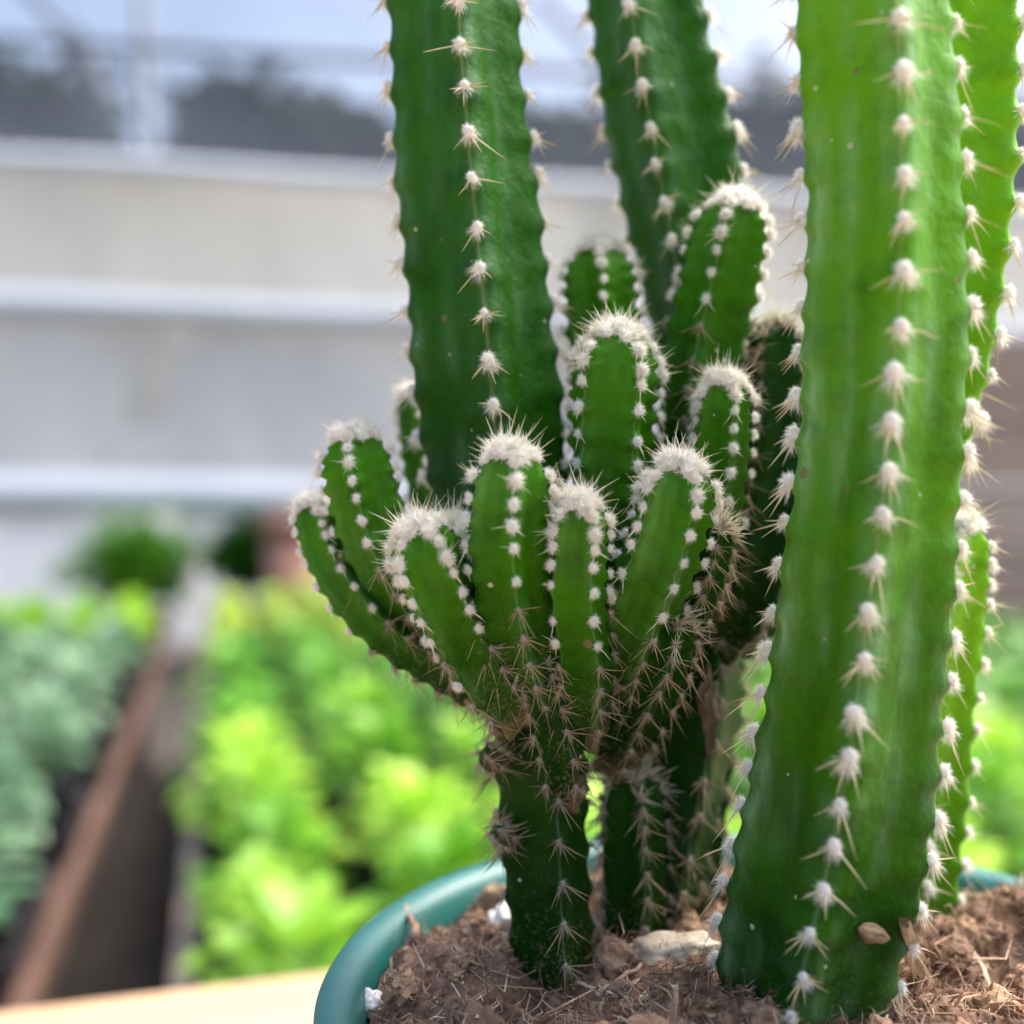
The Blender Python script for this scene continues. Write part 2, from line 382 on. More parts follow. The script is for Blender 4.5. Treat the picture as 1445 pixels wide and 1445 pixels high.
# dark bushes in pots behind the benches
def leaf_cloud(name, mt, rx, rz, n, ls, seed):
    r = random.Random(seed); mb = MB()
    for i in range(n):
        d = Vector((r.gauss(0, 1), r.gauss(0, 1), r.gauss(0, 1))).normalized() * (r.random() ** .4)
        k = 0.75 + 0.8 * noise.noise(d * 2.6 + Vector((seed, 0, 0)))
        p = Vector((d.x * rx * k, d.y * rx * k, d.z * rz * k))
        leaf(mb, p, r.uniform(0, 6.28), r.uniform(-.3, 1.0), ls * r.uniform(.7, 1.3), ls * .55, r.uniform(.2, 1), r)
    return mb.mesh(name, [mt], True)
M_TERRA = simple('terracotta', (0.34, 0.16, 0.10), (0.48, 0.25, 0.17), 12, 0.8)
def bush(px, py_top, D, rx, rz, label, seed, ls=.10):
    c = P(px, py_top, D) - Vector((0, 0, rz))
    e = empty('potted_bush', (c.x, c.y, 0)); tag(e, label, 'bush')
    o = link('crown', leaf_cloud('bush_crown', LM['bush'], rx, rz, 1500, ls, seed), e); o.location = (0, 0, c.z)
    mb = MB(); mb.tube([(0, 0, .25), (.02, 0, c.z * .6), (0, 0, c.z)], [.022, .018, .012], 7); mb.build('trunk', [M_BENCH], e, True)
    link('pot', lathe([(.01, 0), (.14, 0), (.19, .30), (.205, .30), (.205, .35), (.18, .35), (.17, .28), (.01, .28)], 20).mesh('bush_pot', [M_TERRA], True), e)
bush(190, 728, 6.0, .40, .30, 'round bright-green bush in a clay pot behind the brown bench', 3)
bush(348, 738, 6.2, .24, .22, 'small dark bush in a clay pot behind the pale-edged bench', 5)
bush(1100, 740, 6.2, .25, .2, 'dark bush behind the bench, beside the stacked timber', 8)

e = empty('terracotta_planter', (P(420, 722, 5.9).x, 5.9, 0)); tag(e, 'large terracotta planter behind the pale-edged bench, beside the small dark bush', 'planter')
link('body', lathe([(.01, 0), (.15, 0), (.19, .80), (.01, .80)], 24).mesh('planter_body', [M_TERRA], True), e)
link('rim', lathe([(.185, .80), (.22, .80), (.22, .92), (.20, .92), (.185, .84)], 24).mesh('planter_rim', [M_TERRA], True), e)

# greenhouse side wall: rails, posts, film sheets
WY = rad(9); RW = Matrix.Rotation(WY, 3, 'Z'); WO = Vector((0, 6.75, 0))
def WP(x, z, off=0.0): return WO + Vector((math.cos(WY) * x, math.sin(WY) * x, z)) + Vector((math.sin(WY), -math.cos(WY), 0)) * off
def film_mat(name, a, b, al):
    m, t, bs = mat(name)
    tc = N(t, 'ShaderNodeTexCoord'); mp = N(t, 'ShaderNodeMapping'); mp.inputs['Scale'].default_value = (1.0, 1, 0.5); t.links.new(tc.outputs['Object'], mp.inputs[0])
    n = N(t, 'ShaderNodeTexNoise', Scale=1.3, Detail=4.0); t.links.new(mp.outputs[0], n.inputs['Vector'])
    r = ramp(t, n.outputs[0], [(0.3, a), (0.7, b)])
    t.links.new(r.outputs[0], bs.inputs['Base Color']); bs.inputs['Roughness'].default_value = 0.5
    ts = N(t, 'ShaderNodeBsdfTranslucent'); t.links.new(r.outputs[0], ts.inputs[0])
    mx = N(t, 'ShaderNodeMixShader'); mx.inputs[0].default_value = al
    t.links.new(bs.outputs[0], mx.inputs[1]); t.links.new(ts.outputs[0], mx.inputs[2])
    t.links.new(mx.outputs[0], t.nodes['Material Output'].inputs[0]); return m
M_FILM1 = film_mat('beige_film', (0.55, 0.53, 0.47), (0.66, 0.64, 0.58), 0.5)
M_FILM2 = film_mat('grey_film', (0.74, 0.74, 0.76), (0.88, 0.88, 0.89), 0.58)
M_WHITE = simple('white_film_roll', (0.72, 0.73, 0.76), (0.82, 0.83, 0.85), 3, 0.5)
M_GALV = simple('galvanised_pipe', (0.10, 0.12, 0.14), (0.17, 0.19, 0.22), 14, 0.4)
def sheet(name, x0, x1, z0, z1, off, mt, label, seed, amp=.03):
    mb = MB(); nx, nz = 90, 16; vs = []
    for j in range(nz + 1):
        for i in range(nx + 1):
            x = x0 + (x1 - x0) * i / nx; z = z0 + (z1 - z0) * j / nz
            d = amp * (noise.noise(Vector((x * 1.6, z * .5, seed))) + .5 * noise.noise(Vector((x * 4.5 + z * 2, z * 1.2, seed + 4))))
            vs.append(WP(x, z, off + d) - WP((x0 + x1) / 2, z0))
    mb.add(vs, [(j * (nx + 1) + i, j * (nx + 1) + i + 1, (j + 1) * (nx + 1) + i + 1, (j + 1) * (nx + 1) + i) for j in range(nz) for i in range(nx)])
    o = mb.build(name, [mt], None, True); o.location = WP((x0 + x1) / 2, z0); tag(o, label, 'plastic sheet'); return o
sheet('plastic_sheet', -7, 9, 1.03, 3.02, 0, M_FILM1, 'beige plastic sheet across the greenhouse side, between the upper rails', 1, .07)
sheet('plastic_sheet', -7, 9, 0.12, 2.14, .06, M_FILM2, 'grey plastic sheet with soft folds, above the lower white roll', 9, .14)
for z, rr, lab in ((3.02, .055, 'white roll of film along the top rail of the greenhouse side'), (2.16, .085, 'white roll of film between the beige and grey sheets'), (1.03, .12, 'thick white roll of film along the foot of the grey sheet')):
    mb = MB(); xs = [-7 + 16 * i / 40 for i in range(41)]
    mb.tube([WP(x, z + .012 * math.sin(x * 1.7), .16) - WP(0, z) for x in xs], [rr * (1 + .12 * noise.noise(Vector((x, z, 3)))) for x in xs], 12)
    o = mb.build('film_roll', [M_WHITE], None, True); o.location = WP(0, z); tag(o, lab, 'film roll')
for i, (x, lab) in enumerate(((-2.30, 'galvanised greenhouse post rising past the film rolls'), (1.35, 'galvanised greenhouse post hidden behind the tall cactus stems'))):
    e = empty('greenhouse_post', WP(x, 0, -.35)); tag(e, lab, 'post')
    mb = MB(); mb.tube([(0, 0, 0), (-.02, 0, 2.2), (-.10, 0, 4.4)], [.042, .042, .042], 12); mb.build('upright', [M_GALV], e, True)
    mb = MB(); mb.tube([(-.05, 0, 3.0), (-.45, 0, 3.9), (-1.1, 0, 4.6)], [.035, .035, .035], 8); mb.build('brace', [M_GALV], e, True)
    mb = MB(); mb.box((0, 0, .01), (.2, .2, .02)); mb.build('foot_plate', [M_GALV], e)
mb = MB(); mb.tube([WP(x, 3.75 + .012 * x) - WP(0, 0) for x in (-7, -3, 1, 5, 9)], [.03] * 5, 8)
o = mb.build('eave_pipe', [M_GALV], None, True); o.location = WP(0, 0, .2); tag(o, 'thin galvanised pipe running above the top film roll', 'pipe')

m_, t_, b_ = mat('clear_upper_film'); b_.inputs['Base Color'].default_value = (0.30, 0.31, 0.33, 1); b_.inputs['Roughness'].default_value = 0.5
n_ = N(t_, 'ShaderNodeTexNoise', Scale=0.8, Detail=4.0); tc_ = N(t_, 'ShaderNodeTexCoord'); t_.links.new(tc_.outputs['Object'], n_.inputs['Vector'])
r_ = N(t_, 'ShaderNodeMapRange'); t_.links.new(n_.outputs[0], r_.inputs[0]); r_.inputs[3].default_value = 0.28; r_.inputs[4].default_value = 0.68
t_.links.new(r_.outputs[0], b_.inputs['Alpha'])
sheet('plastic_sheet', -7, 9, 3.06, 4.6, -.02, m_, 'clear plastic sheet above the top film roll, dark trees showing through', 5, .05)

# timber stack at the right
M_TIMB = simple('brown_timber', (0.40, 0.26, 0.18), (0.62, 0.44, 0.33), 5, 0.8, 0.003, (1, 1, 6))
e = empty('timber_stack', (2.35, 4.6, 0)); tag(e, 'stack of brown timber boards at the right behind the cactus', 'timber stack')
for i in range(13):
    mb = MB(); mb.box((0, 0, 0), (1.9 + rng.uniform(-.05, .05), .22, .115)); o = bevel(mb.build('board', [M_TIMB], e), .006)
    o.location = (rng.uniform(-.02, .02), rng.uniform(-.03, .03), .062 + i * .131); o.rotation_euler.z = rng.uniform(-.01, .01)
    for sx in (-.7, .7):
        if i < 12:
            mb = MB(); mb.box((0, 0, 0), (.06, .2, .0155)); s_ = mb.build('spacer', [M_TIMB], e); s_.location = (sx, 0, .062 + i * .131 + .0655)

# dark trees outside
def tree(px, py_top, D, wpx, hpx, label, seed):
    rx = wpx / FPX * D / 2; rz = hpx / FPX * D / 2
    c = P(px, py_top, D) - Vector((0, 0, rz))
    e = empty('tree', (c.x, c.y, 0)); tag(e, label, 'tree', None)
    o = link('crown', leaf_cloud('tree_crown', LM['tree'], rx * 1.08, rz * 1.08, 2600, .42, seed), e); o.location = (0, 0, c.z)
    mb = MB(); mb.tube([(0, 0, 0), (.1, 0, c.z * .5), (0, 0, c.z)], [.25, .2, .1], 8); mb.build('trunk', [M_BENCH], e, True)
tree(20, 92, 17, 300, 240, 'dark spreading tree beyond the greenhouse, left of the post', 21)
tree(345, 112, 17, 200, 230, 'dark round-topped tree beyond the greenhouse, right of the post', 22)
tree(480, 158, 18, 300, 170, 'low dark tree beyond the greenhouse, behind the tall left stem', 23)
tree(780, 165, 18, 340, 170, 'low dark tree beyond the greenhouse, between the two tall left stems', 24)
tree(1080, 140, 17, 300, 200, 'dark tree beyond the greenhouse, left of the broad bright stem', 25)
tree(1420, 170, 18, 300, 170, 'dark tree beyond the greenhouse, behind the lime stem', 26)

# ------------------------------------------------------------------ pot and soil
RIMZ = CAMZ - 0.0696; PC = Vector((0.0414, 0.1532, 0.75)); H = RIMZ - 0.75
prof = [(.001, 0), (.050, 0), (.0525, .002), (.0615, H - .016), (.0655, H - .0155), (.0668, H - .013), (.0692, H - .0025), (.0698, H - .0008), (.0693, H), (.0672, H + .0002), (.0650, H - .0006), (.0640, H - .0022), (.0632, H - .006), (.0605, H - .03), (.0520, .006), (.001, .005)]
pot = empty('flower_pot', PC); tag(pot, 'teal plastic flower pot holding the cactus clump', 'flower pot')
lathe(prof[:4], 128).build('body', [M_POT], pot, True)
lathe(prof[3:13], 192).build('rim', [M_POT], pot, True)
lathe(prof[12:], 128).build('inner_wall', [M_POT], pot, True)

def soil_z(x, y):
    dx, dy = x - PC.x, y - PC.y; r = math.hypot(dx, dy) / .062
    z = RIMZ - .0062 + .0030 * (1 - r * r)
    q = Vector((x * 60, y * 60, 2.0)); z += .0030 * noise.fractal(q, 1.0, 2.0, 4)
    q = Vector((x * 190, y * 190, 5.0)); z += .0016 * noise.fractal(q, .9, 2.0, 4)
    q = Vector((x * 150, y * 150, 9.0)); z += .0034 * (.35 - abs(noise.noise(q))) + .0016 * (.3 - abs(noise.noise(q * 2.3)))
    z += .0065 * math.exp(-((x - .088) ** 2 + (y - .176) ** 2) / (2 * .010 ** 2))       # mound at the right
    z += .0040 * math.exp(-((x + .008) ** 2 + (y - .168) ** 2) / (2 * .009 ** 2))       # mound at the left
    z += .0028 * math.exp(-((x - .022) ** 2 + (y - .143) ** 2) / (2 * .009 ** 2))
    z -= .0030 * math.exp(-((x - .005) ** 2 + (y - .158) ** 2) / (2 * .006 ** 2))
    return z
mb = MB(); nr, na = 170, 420; vs = [(PC.x, PC.y, soil_z(PC.x, PC.y))]
for i in range(1, nr + 1):
    rr = .0624 * i / nr
    for k in range(na):
        an = 2 * math.pi * k / na; x = PC.x + rr * math.cos(an); y = PC.y + rr * math.sin(an); vs.append((x, y, soil_z(x, y)))
fs = [(0, 1 + k, 1 + (k + 1) % na) for k in range(na)]
for i in range(nr - 1):
    for k in range(na):
        b0 = 1 + i * na; fs.append((b0 + k, b0 + na + k, b0 + na + (k + 1) % na, b0 + (k + 1) % na))
mb.add(vs, fs)
soil = mb.build('potting_soil', [M_SOIL], None, True); tag(soil, 'loose brown coir potting soil filling the teal pot', 'soil', kind='stuff')
# fibres and crumbs
r = random.Random(11); mb = MB()
def soil_pt(lim=.0615):
    while True:
        x, y = r.uniform(-lim, lim), r.uniform(-lim, lim)
        if x * x + y * y < lim * lim and y < .045 or (x * x + y * y < lim * lim and r.random() < .6):
            if y < -.062: continue
            return PC.x + x, PC.y + y
def fibre(p0, a0, el, L, wd, mi):
    d = Vector((math.cos(a0) * math.cos(el), math.sin(a0) * math.cos(el), math.sin(el)))
    b_ = Vector((r.gauss(0, 1), r.gauss(0, 1), r.gauss(0, .8))) * L * .24
    mb.tube([p0, p0 + d * L * .5 + b_, p0 + d * L], [wd, wd * .9, wd * .35], 3, mi, False)
def fmat():
    c = r.random(); return 0 if c < .40 else 1 if c < .64 else 2 if c < .94 else 3
for i in range(15000):
    x, y = soil_pt(); z = soil_z(x, y)
    a0 = 3.0 * noise.noise(Vector((x * 130, y * 130, 1))) * math.pi + r.gauss(0, .7)
    L = r.choice((.0012, .002, .003, .004)) * r.uniform(.6, 1.5); wd = r.uniform(.00005, .00016)
    if r.random() < .012: L *= 2.6; wd *= 1.6
    fibre(Vector((x, y, z - .0003)), a0, r.gauss(.25, .5), L, wd, fmat())
ico = bmesh.new(); bmesh.ops.create_icosphere(ico, subdivisions=3, radius=1); IV = [v.co.copy() for v in ico.verts]; IF = [tuple(v.index for v in f.verts) for f in ico.faces]; ico.free()
for i in range(240):                                # shredded clods with their own fibres
    x, y = soil_pt(.058); s_ = r.choice((.0012, .0016, .0022, .0030)) * r.uniform(.8, 1.2); c = Vector((x, y, soil_z(x, y) + s_ * r.uniform(-.1, .45)))
    sq = Vector((r.uniform(.8, 1.4), r.uniform(.7, 1.1), r.uniform(.6, .95))); rz = Matrix.Rotation(r.uniform(0, 6.28), 3, 'Z') @ Matrix.Rotation(r.gauss(0, .4), 3, 'X'); off = Vector((i * 1.7, 0, 0))
    f_ = lambda v: c + rz @ Vector((v.x * sq.x, v.y * sq.y, v.z * sq.z)) * s_ * (1 + .55 * noise.fractal(v * 1.5 + off, .8, 2.1, 5))
    mb.add([f_(v) for v in IV], IF, r.choice((0, 0, 2)))
    dom = r.uniform(0, 6.28)
    for k in range(int(36 * (s_ / .002))):
        v = Vector((r.gauss(0, 1), r.gauss(0, 1), abs(r.gauss(0, 1)))).normalized(); p0 = f_(v)
        fibre(p0 - (p0 - c) * .08, dom + r.gauss(0, .8), r.gauss(.1, .6), s_ * r.uniform(.5, 1.5), r.uniform(.00005, .00015), fmat())
for i in range(2600):
    x, y = soil_pt(); z = soil_z(x, y); s_ = r.uniform(.0002, .0006)
    vs = [Vector(v) * s_ * r.uniform(.5, 1.4) for v in ((1, 0, 0), (-1, 0, 0), (0, 1, 0), (0, -1, 0), (0, 0, .8), (0, 0, -.8))]
    R_ = Matrix.Rotation(r.uniform(0, 6), 3, 'Z') @ Matrix.Rotation(r.uniform(0, 3), 3, 'X')
    mb.add([Vector((x, y, z + s_ * .3)) + R_ @ v for v in vs], [(0, 2, 4), (2, 1, 4), (1, 3, 4), (3, 0, 4), (2, 0, 5), (1, 2, 5), (3, 1, 5), (0, 3, 5)], r.choice((0, 1, 2, 2)))
tag(mb.build('coir_fibres', M_FIB, soil), kind='stuff')

def on_soil(px, py):
    d = .16
    for _ in range(30):
        p = P(px, py, d); h = CAMZ - soil_z(p.x, p.y); d = .5 * d + .5 * FPX * h / (py - HALF)
    p = P(px, py, d); return Vector((p.x, p.y, soil_z(p.x, p.y)))

def lump(name, c, size, rot, mt, seed, lump_amp=.28, label=None, cat=None, group=None):
    bm = bmesh.new(); bmesh.ops.create_icosphere(bm, subdivisions=4, radius=1)
    for v in bm.verts:
        n_ = v.co.copy(); k = 1 + lump_amp * noise.fractal(n_ * 1.6 + Vector((seed, 0, 0)), 1.0, 2.0, 4)
        v.co = Vector((n_.x * size[0] * k, n_.y * size[1] * k, n_.z * size[2] * k))
    me = bpy.data.meshes.new(name); bm.to_mesh(me); bm.free()
    me.polygons.foreach_set('use_smooth', [True] * len(me.polygons))
    o = link(name, me, None, [mt]); o.location = c; o.rotation_euler = rot; tag(o, label, cat, group); return o
c = on_soil(945, 1352); lump('bark_chunk', c + Vector((0, 0, .0012)), (.0070, .0034, .0026), (.1, -.12, .12), M_CHIP, 2, .35, 'long pale chunk of bark lying against the broad stem', 'bark chunk')
for px, py, s, sd_, lab in ((712, 1308, .0032, 4, 'white perlite lump beside the dark square trunk'), (520, 1425, .0026, 6, 'off-white perlite lump near the pot rim'), (700, 1275, .0030, 7, 'tan bark lump behind the white perlite lump')):
    c = on_soil(px, py); lump('perlite_lump' if sd_ != 7 else 'bark_lump', c + Vector((0, 0, s * .35)), (s, s * .8, s * .8), (.3, .2, sd_), M_PERL if sd_ != 7 else M_HUSK, sd_, .35, lab, 'perlite' if sd_ != 7 else 'bark')

# ------------------------------------------------------------------ cactus areoles (wool tuft + spines), shared meshes
def areole(name, seed, wr, nh, hl, nsp, sl, sr, woolm, spm, style):
    r = random.Random(seed); mb = MB()
    ico = bmesh.new(); bmesh.ops.create_icosphere(ico, subdivisions=2, radius=1)
    vs = []
    for v in ico.verts:
        k = 1 + .35 * noise.noise(v.co * 2.2 + Vector((seed * 3.1, 0, 0)))
        vs.append((v.co.x * wr * .72 * k, v.co.y * wr * .85 * k, (v.co.z * .62 + .15) * wr * k))
    mb.add(vs, [tuple(q.index for q in f.verts) for f in ico.faces], 0); ico.free()
    for i in range(nh):
        a = r.uniform(0, 6.283); el = math.asin(r.uniform(-.15, 1))
        d = Vector((math.cos(a) * math.cos(el), math.sin(a) * math.cos(el), math.sin(el)))
        p0 = Vector((d.x * wr * .62, d.y * wr * .75, d.z * wr * .6 + wr * .12))
        L = hl * r.uniform(.45, 1.2)
        if style == 'mature' and d.y < -.2: L *= 2.3
        d2 = (d + Vector((r.gauss(0, .35), r.gauss(0, .35) - (.55 if style == 'mature' else .05), r.gauss(0, .3)))).normalized()
        p1 = p0 + (d * .6 + d2 * .4) * L * .5; d3 = (d2 + Vector((r.gauss(0, .4), r.gauss(0, .4) - (.5 if style == 'mature' else 0), r.gauss(0, .3)))).normalized()
        p2 = p1 + d3 * L * .5
        sv = d.cross(Vector((r.gauss(0, 1), r.gauss(0, 1), r.gauss(0, 1)))).normalized() * hl * .030
        mb.add([p0 - sv, p0 + sv, p1 - sv, p1 + sv, p2], [(0, 1, 3, 2), (2, 3, 4)], 0)
    for i in range(nsp):
        if style == 'mature':
            base = [-2.5, -.65, -1.15, -2.0, -.05, 3.2, -1.57, .6][i % 8]
            a = base + r.gauss(0, .3); el = r.uniform(.2, .95)
        elif style == 'young':
            a = -1.57 + r.gauss(0, 1.0); el = r.uniform(.15, .8)
        else:
            a = r.uniform(0, 6.283); el = math.asin(r.uniform(.25, 1))
        d = Vector((math.cos(a) * math.cos(el), math.sin(a) * math.cos(el), math.sin(el)))
        L = sl * r.uniform(.55, 1.15); bnd = Vector((r.gauss(0, 1), r.gauss(0, 1), r.gauss(0, .5))) * L * .018
        p0 = Vector((d.x * wr * .2, d.y * wr * .2, wr * .1))
        mb.tube([p0, p0 + d * L * .5 + bnd, p0 + d * L], [sr, sr * .78, sr * .12], 5, 1, False)
    return mb.mesh(name, [woolm, spm], True)
AV = {
 'mature': [areole('areole_mature', 100 + i, (.00110, .00122, .0013)[i % 3], 230, (.0008, .0009, .0010)[i % 3], (3, 2, 4, 5, 3, 4)[i % 6], (.0062, .0072, .0052)[i % 3], .000125, M_WOOL, M_SPINE, 'mature') for i in range(12)],
 'brown': [areole('areole_old', 200 + i, .00072, 60, .0010, 4 + i % 3, .0062, .00010, M_WOOLB, M_SPINEB, 'mature') for i in range(8)],
 'young': [areole('areole_young', 300 + i, (.00088, .00104, .0012)[i % 3], 160, .0009, (0, 1, 2, 1)[i % 4], .0034, .00009, M_WOOL, M_SPINEY, 'young') for i in range(12)],
 'tip': [areole('areole_tip', 400 + i, .00140, 260, .0015, 7 + i % 4, .0048, .000080, M_WOOL, M_SPINEY, 'tip') for i in range(6)],
 'oldtip': [areole('areole_oldtip', 500 + i, .00085, 90, .0012, 9 + i % 4, .0048, .000085, M_WOOLB, M_SPINEY, 'tip') for i in range(4)]}

# ------------------------------------------------------------------ cactus stems
def spline(ctrl, step):
    """ctrl: list of (Vector, radius) -> evenly resampled Catmull-Rom"""
    A = np.array([(*p, q) for p, q in ctrl]); A = np.vstack([2 * A[0] - A[1], A, 2 * A[-1] - A[-2]])
    out = []
    for i in range(1, len(A) - 2):
        for k in range(40):
            t = k / 40; p0, p1, p2, p3 = A[i - 1:i + 3]
            out.append(.5 * (2 * p1 + (p2 - p0) * t + (2 * p0 - 5 * p1 + 4 * p2 - p3) * t * t + (3 * p1 - p0 - 3 * p2 + p3) * t ** 3))
    out.append(A[-2]); out = np.array(out)
    s = np.concatenate([[0], np.cumsum(np.linalg.norm(np.diff(out[:, :3], axis=0), axis=1))])
    n = max(8, int(s[-1] / step)); q = np.linspace(0, s[-1], n + 1)
    return np.stack([np.interp(q, s, out[:, k]) for k in range(4)], 1), q

AREOLES = {}
def stem(parent, ctrl, n=4, rot=0.0, twist=0.0, skin=M_ARM, kind='arm', spacing=.006, ascale=1.0, conc=.07, name='stem', seed=0, label=None, tip=True, scal=.035, loc0=None):
    """ctrl from base to tip: (px, py, width px, depth)"""
    r = random.Random(seed * 17 + 3)
    cp = [(P(x, y, d), wpx * .5 * d / FPX) for x, y, wpx, d in ctrl]
    C, S = spline(cp, .0007); L = S[-1]; K = len(S)
    T = np.gradient(C[:, :3], axis=0); T /= np.linalg.norm(T, axis=1)[:, None]
    V = np.zeros((K, 3)); v = np.array([0, -1.0, 0])
    for i in range(K):
        v = np.array([0, 0, CAMZ]) - C[i, :3]; v[2] = 0
        v = v - T[i] * np.dot(v, T[i]); v /= np.linalg.norm(v); V[i] = v
    U = np.cross(T, V)
    R = C[:, 3].copy(); Rt = R[-1] if tip else 0
    if tip:
        a = Rt * 1.05; u = np.clip((S - (L - a)) / a, 0, 1)
        R = R * np.sqrt(np.clip(1 - u ** 2.4, 0.0004, 1))
    # areole spacing shrinks to the tip
    spc = np.full(K, spacing)
    if tip: spc = spacing * np.clip(.36 + (L - S) / (spacing * 6.5), .36, 1)
    ph = np.concatenate([[0], np.cumsum(np.diff(S) / (.5 * (spc[1:] + spc[:-1])))])
    M = 12; nseg = n * M; half = math.pi / n
    phi_l = np.array([half * np.sign(x) * abs(x) ** 1.25 for x in np.linspace(-1, 1, M + 1)[:-1]])
    offs = [((j * .5) % 1) + r.uniform(-.15, .15) for j in range(n)]
    wob = [r.uniform(0, 10) for j in range(n)]
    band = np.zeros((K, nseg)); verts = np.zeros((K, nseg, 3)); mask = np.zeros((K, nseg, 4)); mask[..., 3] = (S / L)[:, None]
    edge = .12
    for j in range(n):
        for k in range(M):
            p = phi_l[k]; pe = math.sqrt(p * p + edge * edge)
            rr = math.cos(half) / np.cos(half - min(pe, half))
            rr *= 1.0 / (math.cos(half) / math.cos(half - edge)) if True else 1
            rr = rr - conc * (1 - math.cos(n * p)) / 2
            wgt = math.exp(-(p / .30) ** 2)
            md = 1 + scal * wgt * np.cos(2 * np.pi * (ph - offs[j])) + scal * .35 * wgt * np.cos(4 * np.pi * (ph - offs[j]) + 1.0)
            md = md + scal * .55 * math.exp(-(p / (half * .75)) ** 2) * np.cos(2 * np.pi * (ph - offs[j]) + .5)
            big = .018 * np.sin(S * 190 + wob[j]) + .012 * np.sin(S * 430 + wob[j] * 2)
            ang = rot + twist * S / .1 + j * 2 * half + p
            rad_ = R * rr * md * (1 + big)
            verts[:, j * M + k] = C[:, :3] + rad_[:, None] * (V * np.cos(ang)[:, None] + U * np.sin(ang)[:, None])
            mask[:, j * M + k, 0] = math.exp(-(p / .085) ** 2); mask[:, j * M + k, 1] = np.clip(S / .06, 0, 1) if not loc0 else 1
            band[:, j * M + k] = math.exp(-((p - .20) / .13) ** 2) + .5 * math.exp(-((p + .12) / .12) ** 2)  # pale bands beside each rib: waxy bloom with gloss painted in
            mask[:, j * M + k, 2] = math.exp(-((abs(p) - half) / .22) ** 2)
    base = cp[0][0]
    vv = verts.reshape(-1, 3) - np.array(base)[None]
    vv = np.vstack([vv, C[-1, :3] - np.array(base), C[0, :3] - np.array(base)])
    mk = np.vstack([mask.reshape(-1, 4), [[0, 1, 0, 1], [0, 0, 0, 1]]])
    ii = np.arange(K - 1)[:, None] * nseg; kk = np.arange(nseg)[None]; k2 = (kk + 1) % nseg
    F = np.stack([ii + kk, ii + k2, ii + nseg + k2, ii + nseg + kk], -1).reshape(-1, 4)
    fl = [tuple(f) for f in F] + [((K - 1) * nseg + k, (K - 1) * nseg + (k + 1) % nseg, K * nseg) for k in range(nseg)]
    fl += [((k + 1) % nseg, k, K * nseg + 1) for k in range(nseg)]
    me = bpy.data.meshes.new(name); me.from_pydata(vv.tolist(), [], fl); me.materials.append(skin)
    me.polygons.foreach_set('use_smooth', [True] * len(fl))
    ca = me.color_attributes.new('mask', 'FLOAT_COLOR', 'POINT'); ca.data.foreach_set('color', mk.ravel())
    ba = me.attributes.new('ribband', 'FLOAT', 'POINT'); ba.data.foreach_set('value', np.concatenate([band.ravel(), [0, 0]]))
    o = bpy.data.objects.new(name, me); COL.objects.link(o); o.parent = parent
    o.location = Vector(base) - parent.location
    if label: o['label'] = label
    # areoles
    lst = AREOLES.setdefault(parent.name, [])
    Rmax = R / math.cos(0)
    for j in range(n):
        q = math.ceil(ph[0] + .6 - offs[j])
        while q + offs[j] < ph[-1] - .1:
            tq = q + offs[j] + r.uniform(-.06, .06); q += 1
            s = np.interp(tq, ph, S); i = int(np.searchsorted(S, s)); i = min(max(i, 1), K - 2)
            ang = rot + twist * s / .1 + j * 2 * half + r.uniform(-.03, .03)
            rd = V[i] * math.cos(ang) + U[i] * math.sin(ang)
            pos = C[i, :3] + rd * R[i] * (1 + scal)
            dR = (R[i + 1] - R[i - 1]) / (S[i + 1] - S[i - 1]); nrm = rd - T[i] * dR; nrm /= np.linalg.norm(nrm)
            up = T[i] - nrm * np.dot(T[i], nrm); up /= np.linalg.norm(up)
            dist_tip = L - s
            kd = 'brown' if kind == 'old' else 'mature'
            sc = ascale * r.uniform(.84, 1.12)
            if kind == 'arm':
                kd = 'young' if dist_tip > Rt * 1.1 else 'tip'
                if dist_tip > .016 and r.random() < min(1, (dist_tip - .016) / .012): kd = 'brown'
                if kd == 'tip': sc *= .80
            elif kind == 'oldarm': kd = 'oldtip' if dist_tip < Rt * .9 else 'brown'
            x = np.cross(up, nrm)
            sp = r.uniform(-.35, .35); x2 = x * math.cos(sp) + up * math.sin(sp); y2 = np.cross(nrm, x2)
            mtx = Matrix(((x2[0], y2[0], nrm[0], pos[0]), (x2[1], y2[1], nrm[1], pos[1]), (x2[2], y2[2], nrm[2], pos[2]), (0, 0, 0, 1))) @ Matrix.Scale(sc, 4)
            tc_ = np.array([0, 0, CAMZ]) - pos; tc_ /= np.linalg.norm(tc_)
            px = HALF + FPX * pos[0] / pos[1]; py = HALF + FPX * (CAMZ - pos[2]) / pos[1]
            inside = -30 < px < 1475 and -30 < py < 1475
            score = float(np.dot(nrm, tc_)) + (0 if inside else -3) + (.5 if kd in ('tip', 'young', 'mature', 'oldtip') else 0)
            lst.append((score, mtx, r.choice(AV[kd]), o))
    if tip and kind in ('arm', 'oldarm', 'column'):
        for q in range(9):
            an = q * 2.4; rr_ = .62 * math.sqrt((q + .3) / 9); tl = rr_ * 1.1
            rd = V[-1] * math.cos(an) + U[-1] * math.sin(an)
            nrm = T[-1] * math.cos(tl) + rd * math.sin(tl); nrm /= np.linalg.norm(nrm)
            pos = C[-1, :3] - T[-1] * Rt * (-.06 + .62 * rr_ ** 2.2) + rd * rr_ * Rt
            x = np.cross(U[-1] * .3 + V[-1], nrm); x /= np.linalg.norm(x); y = np.cross(nrm, x)
            mtx = Matrix(((x[0], y[0], nrm[0], pos[0]), (x[1], y[1], nrm[1], pos[1]), (x[2], y[2], nrm[2], pos[2]), (0, 0, 0, 1))) @ Matrix.Scale(ascale * r.uniform(.9, 1.2) * (1.3 if q < 3 else 1), 4)
            lst.append((3.0, mtx, r.choice(AV['oldtip' if kind == 'oldarm' else 'tip']), o))
    return o

